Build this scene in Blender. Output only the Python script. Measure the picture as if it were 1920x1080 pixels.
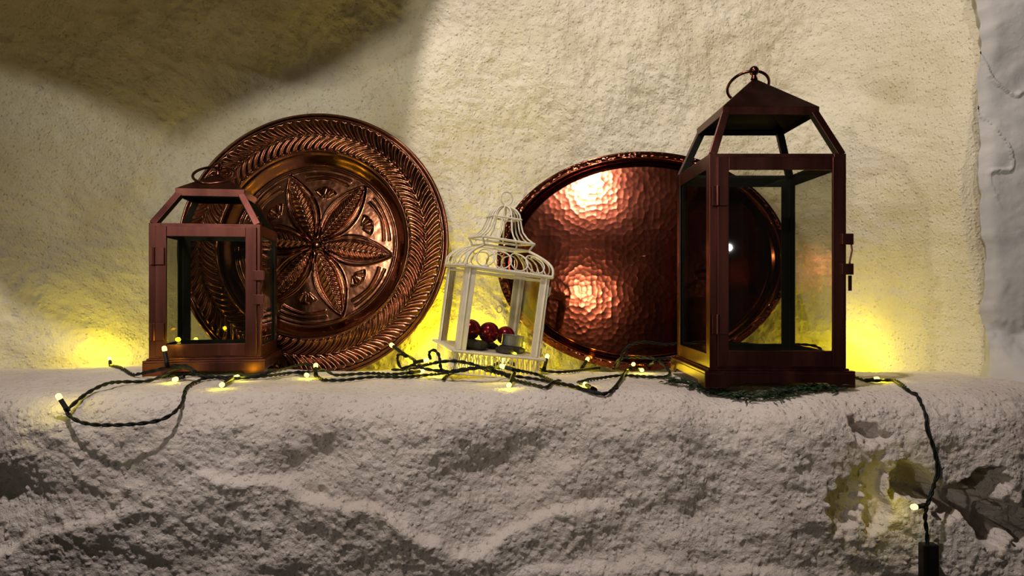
import bpy, math, random
import numpy as np
from mathutils import Vector, Matrix
from mathutils.bvhtree import BVHTree

for o in list(bpy.data.objects):
    bpy.data.objects.remove(o, do_unlink=True)
scene = bpy.context.scene
COL = scene.collection
random.seed(7)
PI = math.pi
F = 1300.0            # focal length in pixels of a 1920 px wide frame
ZC = 1.40             # camera height above the floor

# ------------------------------------------------------------------ camera
cd = bpy.data.cameras.new('camera')
cd.sensor_width = 36.0
cd.lens = F / 1920 * 36.0
cd.clip_start = 0.02
cam = bpy.data.objects.new('camera', cd)
COL.objects.link(cam)
cam.location = (0, 0, ZC)
cam.rotation_euler = (PI / 2, 0, 0)
scene.camera = cam

# ------------------------------------------------------------------ light and exposure
vs = scene.view_settings
vs.view_transform = 'Standard'
vs.look = 'None'
vs.gamma = 1.0
vs.use_curve_mapping = False
vs.exposure = 0.0

world = bpy.data.worlds.new('dim_room')
scene.world = world
world.use_nodes = True
world.node_tree.nodes['Background'].inputs[0].default_value = (1.0, 0.80, 0.66, 1)
world.node_tree.nodes['Background'].inputs[1].default_value = 0.020


def spot(name, loc, target, power, color, radius, cone, blend):
    l = bpy.data.lights.new(name, 'SPOT')
    l.energy = power
    l.color = color
    l.shadow_soft_size = radius
    l.spot_size = math.radians(cone)
    l.spot_blend = blend
    o = bpy.data.objects.new(name, l)
    COL.objects.link(o)
    o.location = loc
    o.rotation_euler = (Vector(target) - Vector(loc)).to_track_quat('-Z', 'Y').to_euler()
    return o


# two ceiling spots of the room that point into the niche, one lamp above the front of the ledge
spot('ceiling_spot', (-0.54, -1.75, ZC + 1.22), (-0.50, 1.42, ZC + 0.29), 165, (1.0, 0.92, 0.79), 0.18, 24, 1.0)
spot('ceiling_spot', (-0.50, -1.75, ZC + 1.22), (0.50, 1.42, ZC + 0.29), 115, (1.0, 0.92, 0.79), 0.04, 24, 1.0)
spot('ceiling_spot', (-2.10, -1.25, ZC + 0.62), (0.34, 1.38, ZC + 0.22), 72, (1.0, 0.91, 0.76), 0.04, 33, 0.9)
spot('ceiling_spot', (-0.25, 0.34, ZC + 1.45), (0.0, 0.98, ZC - 0.20), 74, (1.0, 0.87, 0.80), 0.03, 110, 0.6)
spot('ceiling_spot', (-0.78, -3.00, ZC + 0.68), (0.17, 1.40, ZC + 0.10), 22, (1.0, 0.78, 0.55), 0.05, 18, 0.9)
lamp = bpy.data.lights.new('table_lamp', 'POINT')
lamp.energy = 3
lamp.color = (1.0, 0.90, 0.78)
lamp.shadow_soft_size = 0.022
lamp_o = bpy.data.objects.new('table_lamp', lamp)
COL.objects.link(lamp_o)
lamp_o.location = (1.5, -2.8, ZC + 0.28)


# ------------------------------------------------------------------ noise in numpy
class Noise:
    def __init__(self, seed):
        self.t = np.random.RandomState(seed).rand(256, 256).astype(np.float64)

    def __call__(self, x, y):
        xi = np.floor(x).astype(np.int64)
        yi = np.floor(y).astype(np.int64)
        fx = x - xi
        fy = y - yi
        fx = fx * fx * fx * (fx * (fx * 6 - 15) + 10)
        fy = fy * fy * fy * (fy * (fy * 6 - 15) + 10)
        a = self.t[xi % 256, yi % 256]
        b = self.t[(xi + 1) % 256, yi % 256]
        c = self.t[xi % 256, (yi + 1) % 256]
        d = self.t[(xi + 1) % 256, (yi + 1) % 256]
        return ((a * (1 - fx) + b * fx) * (1 - fy) + (c * (1 - fx) + d * fx) * fy) * 2 - 1


def fbm(n, x, y, octaves=4, gain=0.5):
    s = 0
    a = 1.0
    for k in range(octaves):
        s = s + a * n(x * 2 ** k + 17.3 * k, y * 2 ** k - 9.1 * k)
        a *= gain
    return s


class Cells:
    """jittered cell points; f1 distance and a random value per nearest cell"""
    def __init__(self, seed):
        r = np.random.RandomState(seed)
        self.px = r.rand(256, 256)
        self.py = r.rand(256, 256)
        self.v = r.rand(256, 256)

    def __call__(self, x, y, jit=0.9):
        xi = np.floor(x).astype(np.int64)
        yi = np.floor(y).astype(np.int64)
        best = np.full(x.shape, 9.0)
        val = np.zeros(x.shape)
        for dx in (-1, 0, 1):
            for dy in (-1, 0, 1):
                a = (xi + dx) % 256
                b = (yi + dy) % 256
                cx = xi + dx + 0.5 + (self.px[a, b] - 0.5) * jit
                cy = yi + dy + 0.5 + (self.py[a, b] - 0.5) * jit
                d = np.hypot(x - cx, y - cy)
                m = d < best
                best = np.where(m, d, best)
                val = np.where(m, self.v[a, b], val)
        return best, val


def sstep(a, b, x):
    t = np.clip((x - a) / (b - a), 0, 1)
    return t * t * (3 - 2 * t)


def pimples(c, x, y, size, share, rad=0.42):
    d, v = c(x / size, y / size, 0.6)
    r = rad * (0.5 + 0.5 * v / share)
    h = np.sqrt(np.clip(1 - (d / np.maximum(r, 1e-3)) ** 2, 0, 1))
    return np.where(v < share, h, 0) * (0.4 + 0.6 * v / share)


# ------------------------------------------------------------------ mesh helpers
class MB:
    def __init__(self):
        self.v = []
        self.f = []

    def add(self, verts, faces):
        o = len(self.v)
        self.v += [tuple(p) for p in verts]
        self.f += [tuple(i + o for i in q) for q in faces]
        return self

    def box(self, c, s, m=None):
        x, y, z = s[0] / 2, s[1] / 2, s[2] / 2
        p = [Vector((a * x, b * y, d * z)) for d in (-1, 1) for b in (-1, 1) for a in (-1, 1)]
        if m is not None:
            p = [m @ q for q in p]
        p = [q + Vector(c) for q in p]
        return self.add(p, [(0, 2, 3, 1), (4, 5, 7, 6), (0, 1, 5, 4), (2, 6, 7, 3), (0, 4, 6, 2), (1, 3, 7, 5)])

    def bar(self, a, b, w, h, up=(0, 0, 1)):
        a = Vector(a)
        b = Vector(b)
        d = (b - a).normalized()
        u = Vector(up)
        s = d.cross(u).normalized()
        u = s.cross(d).normalized()
        p = []
        for q in (a, b):
            for i, j in ((-1, -1), (1, -1), (1, 1), (-1, 1)):
                p.append(q + s * (i * w / 2) + u * (j * h / 2))
        return self.add(p, [(3, 2, 1, 0), (4, 5, 6, 7), (0, 1, 5, 4), (1, 2, 6, 5), (2, 3, 7, 6), (3, 0, 4, 7)])

    def tube(self, pts, r, n=8, closed=False, caps=True):
        pts = [Vector(p) for p in pts]
        m = len(pts)
        rr = r if isinstance(r, (list, tuple)) else [r] * m
        tang = []
        for i in range(m):
            if closed:
                t = pts[(i + 1) % m] - pts[i - 1]
            else:
                t = pts[min(i + 1, m - 1)] - pts[max(i - 1, 0)]
            if t.length < 1e-9:
                t = Vector((0, 0, 1))
            tang.append(t.normalized())
        ref = Vector((0, 0, 1)) if abs(tang[0].z) < 0.9 else Vector((1, 0, 0))
        u = tang[0].cross(ref).normalized()
        vs_, fs = [], []
        for i in range(m):
            u = (u - tang[i] * u.dot(tang[i]))
            if u.length < 1e-6:
                u = tang[i].orthogonal()
            u.normalize()
            w = tang[i].cross(u)
            for k in range(n):
                a = 2 * PI * k / n
                vs_.append(pts[i] + (u * math.cos(a) + w * math.sin(a)) * rr[i])
        e = m if closed else m - 1
        for i in range(e):
            for k in range(n):
                j = (i + 1) % m
                fs.append((i * n + k, i * n + (k + 1) % n, j * n + (k + 1) % n, j * n + k))
        if caps and not closed:
            fs.append(tuple(range(n - 1, -1, -1)))
            fs.append(tuple((m - 1) * n + k for k in range(n)))
        return self.add(vs_, fs)

    def lathe(self, prof, n=24, c=(0, 0, 0), m=None):
        """prof: list of (r, z) bottom to top, ends closed when r == 0"""
        vs_, fs = [], []
        for r, z in prof:
            for k in range(n):
                a = 2 * PI * k / n
                p = Vector((r * math.cos(a), r * math.sin(a), z))
                if m is not None:
                    p = m @ p
                vs_.append(p + Vector(c))
        for i in range(len(prof) - 1):
            for k in range(n):
                fs.append((i * n + k, i * n + (k + 1) % n, (i + 1) * n + (k + 1) % n, (i + 1) * n + k))
        return self.add(vs_, fs)

    def prism(self, poly, axis_a, axis_b, axis_n, origin, depth):
        """extruded polygon: 2D points along axis_a / axis_b, thickness along axis_n"""
        A, B, N, O = Vector(axis_a), Vector(axis_b), Vector(axis_n), Vector(origin)
        n = len(poly)
        p = [O + A * a + B * b for a, b in poly] + [O + A * a + B * b + N * depth for a, b in poly]
        f = [tuple(range(n - 1, -1, -1)), tuple(range(n, 2 * n))]
        f += [(i, (i + 1) % n, n + (i + 1) % n, n + i) for i in range(n)]
        return self.add(p, f)

    def build(self, name, mat, parent=None, smooth=False, bevel=0.0, inner=None):
        me = bpy.data.meshes.new(name)
        me.from_pydata(self.v, [], self.f)
        me.materials.append(mat)
        o = bpy.data.objects.new(name, me)
        COL.objects.link(o)
        if parent is not None:
            o.parent = parent
        import bmesh
        bm = bmesh.new()
        bm.from_mesh(me)
        bmesh.ops.recalc_face_normals(bm, faces=bm.faces)
        bm.to_mesh(me)
        bm.free()
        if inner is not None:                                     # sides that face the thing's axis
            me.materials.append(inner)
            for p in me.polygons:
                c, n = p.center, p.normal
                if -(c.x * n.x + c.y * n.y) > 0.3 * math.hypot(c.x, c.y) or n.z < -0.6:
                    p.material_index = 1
        if smooth:
            for p in me.polygons:
                p.use_smooth = True
        if bevel:
            b = o.modifiers.new('bevel', 'BEVEL')
            b.width = bevel
            b.segments = 2
            b.limit_method = 'ANGLE'
        return o


def grid_mesh(name, P, mat, parent=None, wrap=False, flip=False):
    """P: (rows, cols, 3) array"""
    r, c = P.shape[:2]
    idx = np.arange(r * c).reshape(r, c)
    a, b = idx[:-1, :-1], idx[:-1, 1:]
    d, e = idx[1:, :-1], idx[1:, 1:]
    q = np.stack([a, b, e, d], -1).reshape(-1, 4)
    if wrap:
        q2 = np.stack([idx[:-1, -1], idx[:-1, 0], idx[1:, 0], idx[1:, -1]], -1)
        q = np.concatenate([q, q2])
    if flip:
        q = q[:, ::-1]
    q = np.ascontiguousarray(q).astype(np.int32)
    me = bpy.data.meshes.new(name)
    me.vertices.add(r * c)
    me.vertices.foreach_set('co', np.ascontiguousarray(P.reshape(-1), dtype=np.float32))
    me.loops.add(q.size)
    me.loops.foreach_set('vertex_index', q.reshape(-1))
    me.polygons.add(len(q))
    me.polygons.foreach_set('loop_start', np.arange(0, q.size, 4, dtype=np.int32))
    me.polygons.foreach_set('use_smooth', np.ones(len(q), dtype=bool))
    me.update(calc_edges=True)
    me.validate()
    me.materials.append(mat)
    o = bpy.data.objects.new(name, me)
    COL.objects.link(o)
    if parent is not None:
        o.parent = parent
    return o


def empty(name, loc=(0, 0, 0), rot=(0, 0, 0)):
    o = bpy.data.objects.new(name, None)
    COL.objects.link(o)
    o.empty_display_size = 0.05
    o.location = loc
    o.rotation_euler = rot
    return o


def tag(o, label=None, cat=None, group=None, kind=None):
    if label:
        o['label'] = label
    if cat:
        o['category'] = cat
    if group:
        o['group'] = group
    if kind:
        o['kind'] = kind
    return o


def at(px, py, d):
    """point in the room that lies at depth d on the ray through a pixel of the photograph"""
    return Vector(((px - 960) / F * d, d, ZC + (540 - py) / F * d))


# ------------------------------------------------------------------ materials
def new_mat(name):
    m = bpy.data.materials.new(name)
    m.use_nodes = True
    nt = m.node_tree
    nt.nodes.clear()
    out = nt.nodes.new('ShaderNodeOutputMaterial')
    return m, nt, out


def node(nt, kind, **inputs):
    n = nt.nodes.new(kind)
    for k, v in inputs.items():
        n.inputs[k.replace('_', ' ')].default_value = v
    return n


def ramp(nt, stops):
    r = nt.nodes.new('ShaderNodeValToRGB')
    e = r.color_ramp.elements
    while len(e) < len(stops):
        e.new(0.5)
    for q, (p, c) in zip(e, stops):
        q.position = p
        q.color = (*c, 1)
    return r


def plaster(name, c0, c1, c2, grain=260.0, strength=0.5, dist=0.0012, pim=0.5):
    m, nt, out = new_mat(name)
    L = nt.links.new
    tc = nt.nodes.new('ShaderNodeTexCoord')
    b = node(nt, 'ShaderNodeBsdfPrincipled', Roughness=0.9)
    b.inputs['Specular IOR Level'].default_value = 0.15
    n1 = node(nt, 'ShaderNodeTexNoise', Scale=5.0, Detail=6.0, Roughness=0.6)
    L(tc.outputs['Object'], n1.inputs['Vector'])
    r = ramp(nt, [(0.30, c0), (0.52, c1), (0.72, c2)])
    L(n1.outputs['Fac'], r.inputs[0])
    L(r.outputs[0], b.inputs['Base Color'])
    n2 = node(nt, 'ShaderNodeTexNoise', Scale=grain, Detail=5.0, Roughness=0.65)
    L(tc.outputs['Object'], n2.inputs['Vector'])
    bp = node(nt, 'ShaderNodeBump', Strength=strength, Distance=dist)
    L(n2.outputs['Fac'], bp.inputs['Height'])
    vo = node(nt, 'ShaderNodeTexVoronoi', Scale=grain * 0.55, Randomness=1.0)
    L(tc.outputs['Object'], vo.inputs['Vector'])
    mr = nt.nodes.new('ShaderNodeMapRange')
    mr.interpolation_type = 'SMOOTHSTEP'
    mr.inputs[1].default_value = 0.42
    mr.inputs[2].default_value = 0.10
    L(vo.outputs['Distance'], mr.inputs[0])
    b2 = node(nt, 'ShaderNodeBump', Strength=strength, Distance=dist * pim)
    L(mr.outputs[0], b2.inputs['Height'])
    L(bp.outputs[0], b2.inputs['Normal'])
    L(b2.outputs[0], b.inputs['Normal'])
    L(b.outputs[0], out.inputs[0])
    return m


def metal(name, c0, c1, rough, bump=0.0, scale=30.0, metallic=1.0, brushed=False, rvar=0.08):
    m, nt, out = new_mat(name)
    L = nt.links.new
    tc = nt.nodes.new('ShaderNodeTexCoord')
    b = node(nt, 'ShaderNodeBsdfPrincipled', Roughness=rough, Metallic=metallic)
    mp = nt.nodes.new('ShaderNodeMapping')
    if brushed:
        mp.inputs['Scale'].default_value = (1, 1, 0.12)
    L(tc.outputs['Object'], mp.inputs[0])
    n1 = node(nt, 'ShaderNodeTexNoise', Scale=scale, Detail=6.0, Roughness=0.6)
    L(mp.outputs[0], n1.inputs['Vector'])
    r = ramp(nt, [(0.35, c0), (0.68, c1)])
    L(n1.outputs['Fac'], r.inputs[0])
    L(r.outputs[0], b.inputs['Base Color'])
    mr = nt.nodes.new('ShaderNodeMapRange')
    mr.inputs[3].default_value = rough - rvar
    mr.inputs[4].default_value = rough + rvar
    L(n1.outputs['Fac'], mr.inputs[0])
    L(mr.outputs[0], b.inputs['Roughness'])
    if bump:
        bp = node(nt, 'ShaderNodeBump', Strength=bump, Distance=0.001)
        L(n1.outputs['Fac'], bp.inputs['Height'])
        L(bp.outputs[0], b.inputs['Normal'])
    L(b.outputs[0], out.inputs[0])
    return m


def plain(name, col, rough=0.5, spec=0.5, var=0.15, scale=60.0):
    m, nt, out = new_mat(name)
    L = nt.links.new
    tc = nt.nodes.new('ShaderNodeTexCoord')
    b = node(nt, 'ShaderNodeBsdfPrincipled', Roughness=rough)
    b.inputs['Specular IOR Level'].default_value = spec
    n1 = node(nt, 'ShaderNodeTexNoise', Scale=scale, Detail=4.0)
    L(tc.outputs['Object'], n1.inputs['Vector'])
    r = ramp(nt, [(0.35, tuple(c * (1 - var) for c in col)), (0.7, tuple(min(1, c * (1 + var)) for c in col))])
    L(n1.outputs['Fac'], r.inputs[0])
    L(r.outputs[0], b.inputs['Base Color'])
    L(b.outputs[0], out.inputs[0])
    return m


def glass(name, tint, refl=1.0):
    m, nt, out = new_mat(name)
    L = nt.links.new
    tc = nt.nodes.new('ShaderNodeTexCoord')
    n1 = node(nt, 'ShaderNodeTexNoise', Scale=14.0, Detail=5.0)
    L(tc.outputs['Object'], n1.inputs['Vector'])
    r = ramp(nt, [(0.3, tuple(t * 0.94 for t in tint)), (0.7, tint)])
    L(n1.outputs['Fac'], r.inputs[0])
    t = nt.nodes.new('ShaderNodeBsdfTransparent')
    L(r.outputs[0], t.inputs[0])
    g = node(nt, 'ShaderNodeBsdfGlossy', Roughness=0.02)
    g.inputs[0].default_value = (refl, refl, refl, 1)
    lw = node(nt, 'ShaderNodeLayerWeight', Blend=0.5)
    pw = nt.nodes.new('ShaderNodeMath')
    pw.operation = 'POWER'
    pw.inputs[1].default_value = 5.0
    L(lw.outputs['Facing'], pw.inputs[0])
    fr = nt.nodes.new('ShaderNodeMath')
    fr.operation = 'MULTIPLY_ADD'
    fr.inputs[1].default_value = 0.55
    fr.inputs[2].default_value = 0.04
    L(pw.outputs[0], fr.inputs[0])
    mx = nt.nodes.new('ShaderNodeMixShader')
    L(fr.outputs[0], mx.inputs[0])
    L(t.outputs[0], mx.inputs[1])
    L(g.outputs[0], mx.inputs[2])
    L(mx.outputs[0], out.inputs[0])
    return m


def glow(name, col, strength):
    m, nt, out = new_mat(name)
    e = node(nt, 'ShaderNodeEmission', Strength=strength)
    e.inputs[0].default_value = (*col, 1)
    nt.links.new(e.outputs[0], out.inputs[0])
    return m


M = {}
M['niche'] = plaster('cream_limewash', (0.65, 0.575, 0.41), (0.755, 0.695, 0.535), (0.82, 0.77, 0.62), 230, 1.0, 0.0036, 0.30)
M['ledge'] = plaster('grey_limewash', (0.60, 0.53, 0.48), (0.70, 0.63, 0.58), (0.78, 0.72, 0.67), 210, 1.0, 0.0034, 0.40)
M['pier'] = plaster('pier_limewash', (0.42, 0.405, 0.40), (0.48, 0.465, 0.455), (0.54, 0.525, 0.515), 240, 0.25, 0.0010)
M['lantern'] = metal('antique_copper', (0.10, 0.034, 0.028), (0.175, 0.062, 0.050), 0.33, 0.05, 35, 1.0, True)
M['lantern_dark'] = metal('antique_copper_finial', (0.10, 0.035, 0.028), (0.18, 0.06, 0.045), 0.25, 0.0, 35)
M['lantern_inner'] = plain('near_black_inside', (0.010, 0.011, 0.009), 0.5, 0.3, 0.2)
M['plate'] = metal('embossed_copper', (0.145, 0.058, 0.031), (0.225, 0.093, 0.052), 0.18, 0.03, 12, 1.0, False, 0.05)
M['tray'] = metal('hammered_copper', (0.13, 0.033, 0.019), (0.18, 0.048, 0.028), 0.10, 0.02, 9, 1.0, False, 0.03)
M['white'] = plain('cream_painted_metal', (0.66, 0.60, 0.50), 0.45, 0.4, 0.08)
M['glass'] = glass('lantern_glass', (0.86, 0.86, 0.80))
M['glass_clear'] = glass('clear_glass', (0.95, 0.95, 0.92))
M['cable'] = plain('dark_green_cable', (0.004, 0.006, 0.005), 0.5, 0.22, 0.3, 300)
M['plastic'] = plain('black_plastic', (0.006, 0.006, 0.006), 0.4, 0.3, 0.2)
M['bauble'] = metal('red_bauble', (0.20, 0.008, 0.018), (0.30, 0.012, 0.028), 0.22, 0.0, 40, 0.75, False, 0.06)
M['cap'] = metal('bauble_cap', (0.5, 0.4, 0.25), (0.6, 0.5, 0.3), 0.3)
M['stone'] = plain('dark_slate', (0.045, 0.036, 0.034), 0.6, 0.4, 0.4, 80)
M['tin'] = metal('tealight_tin', (0.22, 0.22, 0.22), (0.29, 0.285, 0.28), 0.5, 0.0, 60, 0.4)
M['wax'] = plain('candle_wax', (0.75, 0.70, 0.60), 0.5, 0.3, 0.05)
M['green'] = plain('dark_greenery', (0.012, 0.030, 0.010), 0.5, 0.4, 0.5, 200)
M['led'] = glow('led_glow', (1.0, 0.90, 0.16), 4.0)

# ------------------------------------------------------------------ the niche: back wall with both jambs and the vaulted head
N1, N2, N3, N4 = Noise(1), Noise(2), Noise(3), Noise(4)
C1, C2, C3 = Cells(5), Cells(6), Cells(8)


def gauss(x, z, cx, cz, sx, sz, rot=0.0):
    c, s = math.cos(rot), math.sin(rot)
    u = ((x - cx) * c + (z - cz) * s) / sx
    v = (-(x - cx) * s + (z - cz) * c) / sz
    return np.exp(-(u * u + v * v))


def softplus(t, k):
    return np.log1p(np.exp(np.clip(t / k, -40, 40))) * k


def wall_depth(x, z):
    """depth of the niche's plaster, z measured from the camera's height"""
    y = np.full(x.shape, 1.455)
    y = y - 0.92 * softplus(-(x + 0.74), 0.035) * (1 - 0.0 * z)             # left jamb splays forward
    y = y - 2.3 * softplus(x - 0.655 + 0.02 * np.sin(z * 9), 0.030)              # right jamb
    zv = 0.335 + np.where(x > -0.72, 0.60 * (x + 0.72), -0.50 * (x + 0.72))
    y = y - 0.42 * softplus(z - zv, 0.02) * sstep(0.10, -0.55, x)             # head of the niche turns into a vault
    y = y + 0.020 * gauss(x, z, -0.70, 0.31, 0.07, 0.10, -0.5)
    y = y - 0.030 * sstep(-0.02, -0.20, z)
    # dents and trowel ridges on the right
    y = y + 0.030 * gauss(x, z, 0.715, 0.36, 0.018, 0.050, 0.55)
    y = y + 0.018 * gauss(x, z, 0.585, 0.41, 0.014, 0.040, 0.75)
    y = y - 0.012 * gauss(x, z, 0.66, 0.33, 0.030, 0.030)
    y = y - 0.010 * gauss(x, z, 0.60, 0.24, 0.012, 0.12)
    y = y - 0.010 * gauss(x, z, -0.17, 0.44, 0.10, 0.10)
    y = y - 0.012 * gauss(x, z, 0.12, 0.40, 0.06, 0.09, 0.5)
    y = y + 0.010 * gauss(x, z, -0.02, 0.36, 0.05, 0.10, 0.7)
    y = y + 0.014 * fbm(N1, x * 4.2, z * 4.2, 3)
    y = y + 0.0042 * fbm(N2, x * 17, z * 11, 3)
    y = y + 0.0025 * fbm(N3, x * 70 + z * 25, z * 62, 3, 0.6)
    y = y - 0.0024 * pimples(C1, x, z, 0.020, 0.20, 0.22)
    y = y + 0.0020 * pimples(C2, x, z, 0.034, 0.12, 0.16)
    return y


STEP = 0.0026
gx = np.arange(-1.06, 0.83, STEP)
gz = np.arange(-0.24, 0.74, STEP)
GX, GZ = np.meshgrid(gx, gz)
GY = wall_depth(GX, GZ)
GY = np.where(GX > 0.5, np.maximum(GY, 1.168), np.maximum(GY, 1.035))
wall_back = grid_mesh('wall_back', np.stack([GX, GY, GZ + ZC], -1), M['niche'])
tag(wall_back, 'cream limewashed plaster at the back of the niche', 'wall', None, 'structure')

# pier to the right of the niche: front face and a rough arris
pz = np.arange(-0.30, 0.74, STEP)
ps = np.arange(0.0, 0.42, STEP)
PS, PZ = np.meshgrid(ps, pz)
edge = 0.768 + 0.012 * fbm(N2, PZ * 7 + 3, PZ * 0 + 1.5, 3) + 0.004 * N3(PZ * 60, PZ * 0 + 4.5) - 0.05 * PZ * (PZ > 0) * 0.3
ret = 0.05                                                          # the return into the niche
t = np.clip(PS / ret, 0, 1)
PX = np.where(PS < ret, edge + 0.030 * (1 - t), edge + (PS - ret))
PY = np.where(PS < ret, 1.125 + 0.055 * (1 - t), 1.125 - 0.05 * (PS - ret)) + 0.008 * np.exp(-((PS - ret) / 0.010) ** 2)
rough = sstep(0.0, -0.12, PZ) * 0.8 + 0.2
PY = PY - 0.14 * sstep(-0.07, -0.19, PZ) * sstep(-0.02, 0.05, PS - ret)
PY = PY + 0.006 * fbm(N1, PS * 9 + 5, PZ * 9, 3) + 0.0035 * rough * fbm(N4, PS * 45, PZ * 45, 3)
PY = PY - 0.0032 * rough * pimples(C2, PS, PZ, 0.016, 0.35, 0.42)
PY = PY - 0.0035 * (np.abs(fbm(N3, PS * 16 + PZ * 9, PZ * 8, 2)) < 0.05) * sstep(0.10, 0.2, PZ)
wall_right = grid_mesh('wall_right', np.stack([PX, PY, PZ + ZC], -1), M['pier'])
tag(wall_right, 'grey limewashed pier on the right edge of the niche', 'wall', None, 'structure')

# front of the wall above the niche: the arch, out of the picture, whose edge shades the head of the niche
mb = MB()
arch = [(-1.30, 0.10), (-1.09, 0.10), (-1.05, 0.40), (-0.956, 0.475), (-0.857, 0.487), (-0.78, 0.475), (-0.69, 0.455), (-0.58, 0.495), (-0.461, 0.548), (-0.35, 0.60),
        (-0.262, 0.658), (-0.240, 0.76), (-0.205, 0.94), (-0.12, 1.06), (0.05, 1.12), (0.35, 1.14), (0.70, 1.10), (1.05, 1.0), (1.30, 0.95)]
poly = arch + [(1.30, 1.5), (-1.30, 1.5)]
mb.prism(poly, (1, 0, 0), (0, 0, 1), (0, 1, 0), (0, 0.97, ZC), 0.05)
wall_top = mb.build('wall_top', M['pier'])
tag(wall_top, 'plastered front of the wall arching above the niche', 'wall', None, 'structure')
mb = MB()
m_ = 0
pts = [(-1.30, 0.10)] + arch[1:]
vv, ff = [], []
for i, (a, b) in enumerate(arch):
    vv += [(a, 1.015, ZC + b + 0.002), (a, 1.34, ZC + b + 0.34)]
    if i:
        ff.append((2 * i - 2, 2 * i, 2 * i + 1, 2 * i - 1))
mb.add(vv, ff)
soffit = mb.build('ceiling', M['niche'])
tag(soffit, 'plastered soffit of the niche arch', 'ceiling', None, 'structure')

# ------------------------------------------------------------------ ledge: top, rounded lip and rough front face in one sheet


def ledge_top(x, y):
    z = -0.150 + 0.006 * sstep(-0.30, -0.55, x) - 0.016 * sstep(1.20, 1.45, y)
    z = z + 0.004 * fbm(N2, x * 6 + 3, y * 6, 2)
    z = z + 0.014 * gauss(x, y, 0.70, 1.0, 0.10, 0.10) - 0.0035 * gauss(x, y, 0.33, 1.0, 0.08, 0.05)
    return z


def polyline_step(x, z, pts, amp, up, down):
    """a course of stone that stands proud under a line: sharp upper shelf, fading downwards"""
    xs = np.array([p[0] for p in pts])
    zs = np.array([p[1] for p in pts])
    line = np.interp(x, xs, zs) + 0.010 * fbm(N4, x * 22, x * 0 + 3.3, 3)
    ends = sstep(xs[0] - 0.05, xs[0] + 0.04, x) * (1 - sstep(xs[-1] - 0.04, xs[-1] + 0.05, x))
    d = line - z
    return amp * sstep(-up, up, d) * (1 - sstep(0, down, d)) * ends


LIP = 0.993          # depth where the top starts to round over
ls = np.concatenate([np.arange(0, 0.46, 0.0034), np.arange(0.46, 0.94, 0.0021)])
lx = np.arange(-0.98, 0.98, 0.0023)
LX, LS = np.meshgrid(lx, ls)
lip = LIP + 0.016 * fbm(N1, LX * 5 + 9, LX * 0 + 2.2, 3) + 0.02 * sstep(-0.45, -0.75, LX)
top_len = 1.50 - lip
rad = 0.058
arc = rad * PI / 2 * 0.95
yt = 1.50 - LS
zt = ledge_top(LX, np.maximum(yt, lip - rad))
phi = np.clip((LS - top_len) / rad, 0, PI / 2 * 0.95)
down = np.maximum(LS - top_len - arc, 0)
ztl = ledge_top(LX, lip)
ny, nz = -np.sin(phi), np.cos(phi)                                # outward normal
Y0 = np.where(LS < top_len, yt, lip - rad * np.sin(phi) + down * math.sin(-0.05 * PI / 2))
Z0 = np.where(LS < top_len, zt, ztl - rad * (1 - np.cos(phi)) - down * math.cos(-0.05 * PI / 2))
face = sstep(0.15, 1.2, phi)
D = 0.0022 * fbm(N2, LX * 14, LS * 14, 3) * (0.25 + 0.75 * face)
D = D + face * 0.0085 * fbm(N1, LX * 5.5 + 1.7, LS * 7.5, 3)
# diagonal trowel marks
dg = LX * 0.80 - Z0 * 0.60
dh = LX * 0.60 + Z0 * 0.80
D = D + face * 0.0018 * fbm(N4, dg * 11, dh * 42, 3)
grit = 0.3 + 0.7 * face
D = D + grit * 0.0017 * fbm(N3, LX * 70, LS * 70, 3, 0.6)
D = D + grit * 0.0024 * pimples(C1, LX, LS, 0.0110, 0.42, 0.38)
D = D + grit * 0.0014 * pimples(C3, LX, LS, 0.0068, 0.45, 0.42)
Zr = Z0
# courses that stand proud: bright crests in the photograph
D = D + polyline_step(LX, Zr, [(-0.42, -0.255), (-0.30, -0.268), (-0.20, -0.292), (-0.12, -0.325), (-0.07, -0.352), (-0.03, -0.345), (0.05, -0.305), (0.12, -0.285)], 0.015, 0.007, 0.09)
D = D + polyline_step(LX, Zr, [(-0.74, -0.335), (-0.66, -0.340), (-0.60, -0.325), (-0.52, -0.300)], 0.010, 0.007, 0.08)
D = D + polyline_step(LX, Zr, [(0.00, -0.385), (0.12, -0.365), (0.30, -0.370), (0.42, -0.385)], 0.008, 0.007, 0.08)
D = D - face * 0.018 * gauss(LX, Zr, -0.68, -0.275, 0.09, 0.030)
D = D - face * 0.013 * gauss(LX, Zr, -0.02, -0.245, 0.13, 0.035, 0.35)
D = D - face * 0.009 * gauss(LX, Zr, -0.28, -0.24, 0.06, 0.02, 0.5)
D = D - face * 0.010 * gauss(LX, Zr, 0.26, -0.30, 0.14, 0.03, 0.3)
# hollow and pocket on the right, undercut from above
wx = LX + 0.034 * fbm(N2, LX * 16 + 4, Zr * 16, 4, 0.6)
wz = Zr + 0.024 * fbm(N4, LX * 17, Zr * 17 + 7, 4, 0.6)
hx = (wx - 0.655) / 0.150
hz = (wz + 0.292 - 0.012 * np.sin(LX * 17)) / 0.040
holl = np.clip(1 - (np.abs(hx) ** 2.5 + np.abs(hz) ** 2.5), 0, 1)
D = D - (0.075 + 0.02 * fbm(N1, LX * 22, Zr * 22, 3)) * sstep(0.0, 0.85, holl)
hx = (wx - 0.475 - 0.35 * (Zr + 0.27)) / 0.030
hz = (wz + 0.275) / 0.062
D = D - 0.022 * sstep(0.0, 1.0, np.clip(1 - (hx ** 2 + hz ** 2), 0, 1))
hx = (wx - 0.490) / 0.036
hz = (wz + 0.192 + 0.25 * (LX - 0.49)) / 0.015
D = D - 0.024 * sstep(0.0, 0.9, np.clip(1 - (np.abs(hx) ** 2 + hz ** 2), 0, 1))
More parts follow.
